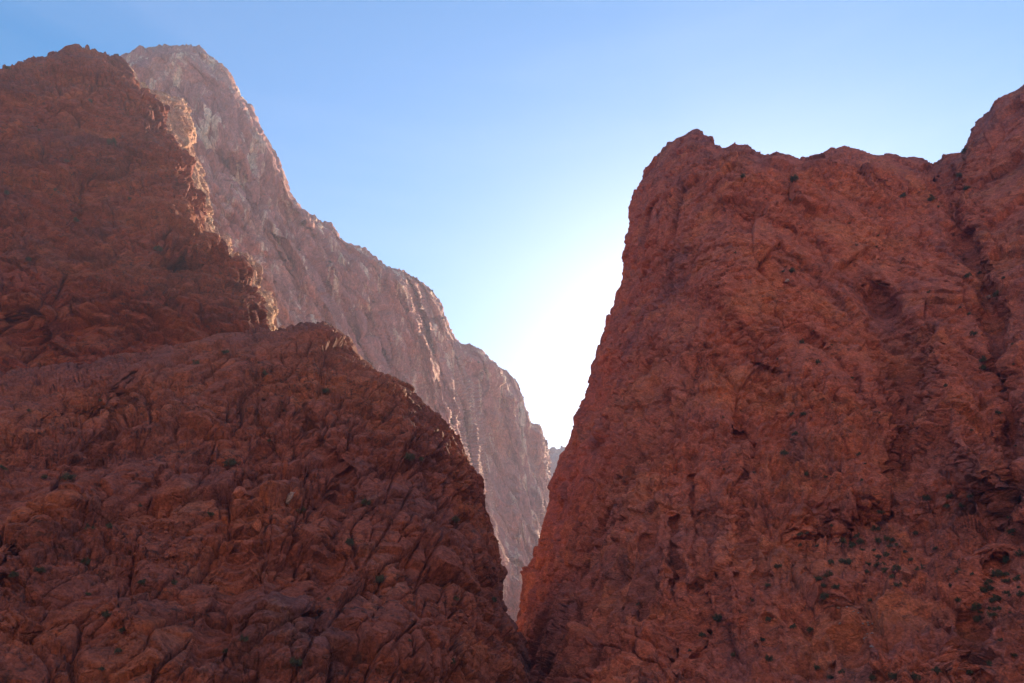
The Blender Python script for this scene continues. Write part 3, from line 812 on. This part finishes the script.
def boulder_mesh(seed):
    r = random.Random(seed); bm = bmesh.new()
    for k in range(16):
        d = Vector((r.gauss(0, 1), r.gauss(0, 1), r.gauss(0, 1))).normalized()
        bm.verts.new((d.x * r.uniform(0.8, 1.05), d.y * r.uniform(0.65, 0.9), d.z * r.uniform(0.5, 0.8)))
    h = bmesh.ops.convex_hull(bm, input=bm.verts)
    bmesh.ops.delete(bm, geom=[g for g in h['geom_interior'] if isinstance(g, bmesh.types.BMVert)], context='VERTS')
    bmesh.ops.bevel(bm, geom=bm.edges[:], offset=0.07, segments=2, affect='EDGES', profile=0.6)
    me = bpy.data.meshes.new('boulder'); bm.to_mesh(me); bm.free(); me.materials.append(M_stone); return me


M_stone = rock_material('loose_stone', (0.42, 0.15, 0.10, 1), (0.5, 0.2, 0.11, 1), (0.28, 0.14, 0.12, 1), (0.5, 0.36, 0.3, 1), scale=3.0, pale_amt=0.6)
M_slab = rock_material('pale_grey_stone', (0.42, 0.32, 0.30, 1), (0.45, 0.30, 0.26, 1), (0.30, 0.22, 0.22, 1), (0.6, 0.5, 0.46, 1), scale=3.0)
stones = [boulder_mesh(k) for k in range(6)]


def put_boulder(px, py, rpx, label, group, which, squash=(1, 1, 1), mat=None):
    h = on_rock(px, py, which)
    if not h: return
    dist, p, n = h; r = rpx * dist / FPX
    me = stones[rng.randrange(6)]
    if mat: me = me.copy(); me.materials[0] = mat
    o = bpy.data.objects.new('boulder', me); col.objects.link(o)
    o.rotation_euler = (rng.uniform(-0.3, 0.3), rng.uniform(-0.3, 0.3), rng.uniform(0, 6.28))
    o.location = p + n * r * 0.25; o.scale = [r * q for q in squash]
    o['label'] = label; o['category'] = 'boulder'
    if group: o['group'] = group


put_boulder(288, 497, 7.5, 'pale grey slab stuck upright in the red blocks of the left slope', None, 'A', (0.75, 0.75, 1.5), M_slab)
put_boulder(240, 494, 8.5, 'rounded red boulder perched left of the pale grey slab', None, 'A', (0.9, 1, 1.4))
put_boulder(257, 525, 8, 'egg shaped orange red boulder below the perched one', None, 'A', (0.7, 0.8, 1.5))
put_boulder(989, 297, 4, 'pale rounded boulder in the gully high on the right', None, 'C', (1, 1, 0.9), M_slab)
put_boulder(786, 281, 3, 'small pale boulder in the middle of the right cliff', None, 'C', (1.1, 1, 0.8), M_slab)
put_boulder(908, 573, 7, 'small pyramid shaped rock on the ledges of the right cliff', None, 'C', (1, 0.8, 1.1))
for k in range(46):
    t = rng.random(); put_boulder(rng.uniform(835, 1000), rng.uniform(530, 600), rng.uniform(1.2, 3.2), 'loose red stone lying on the shrubby ledges of the right cliff', 'loose stones on the right ledges', 'C')
for k in range(26):
    put_boulder(rng.uniform(835, 875), rng.uniform(598, 650), rng.uniform(1.2, 2.8), 'pale stone in the rubble chute left of the big block', 'stones in the rubble chute', 'C', (1, 1, 0.8), M_slab)
for k in range(40):
    put_boulder(rng.uniform(110, 190), rng.uniform(515, 575), rng.uniform(1.4, 3.4), 'loose stone in the rubble patch of the lower left slope', 'stones on the lower left rubble', 'A')
for k in range(30):
    put_boulder(rng.uniform(430, 500), rng.uniform(600, 670), rng.uniform(1.4, 3.2), 'broken stone on the dark flank at the foot of the left slope', 'stones by the gap', 'A')

# ------------------------------------------------------------------ haze
hz = bpy.data.materials.new('haze_air'); hz.use_nodes = True
t = hz.node_tree; t.nodes.clear()
ho = t.nodes.new('ShaderNodeOutputMaterial'); pv = t.nodes.new('ShaderNodeVolumePrincipled')
pv.inputs['Color'].default_value = (0.86, 0.82, 1.0, 1); pv.inputs['Density'].default_value = 0.00024
pv.inputs['Anisotropy'].default_value = 0.0
t.links.new(pv.outputs[0], ho.inputs['Volume']); hz.cycles.homogeneous_volume = True
me = bpy.data.meshes.new('haze'); x0, x1, y0, y1, z0, z1 = -6200, 6200, -6200, 6200, -8, 740
vv = [(x, y, z) for z in (z0, z1) for y in (y0, y1) for x in (x0, x1)]
me.from_pydata(vv, [], [(0, 2, 3, 1), (4, 5, 7, 6), (0, 1, 5, 4), (2, 6, 7, 3), (0, 4, 6, 2), (1, 3, 7, 5)]); me.materials.append(hz)
ob = bpy.data.objects.new('haze', me); col.objects.link(ob); ob['kind'] = 'stuff'; ob['label'] = 'thin bluish air haze filling the gorge'; ob['category'] = 'haze'
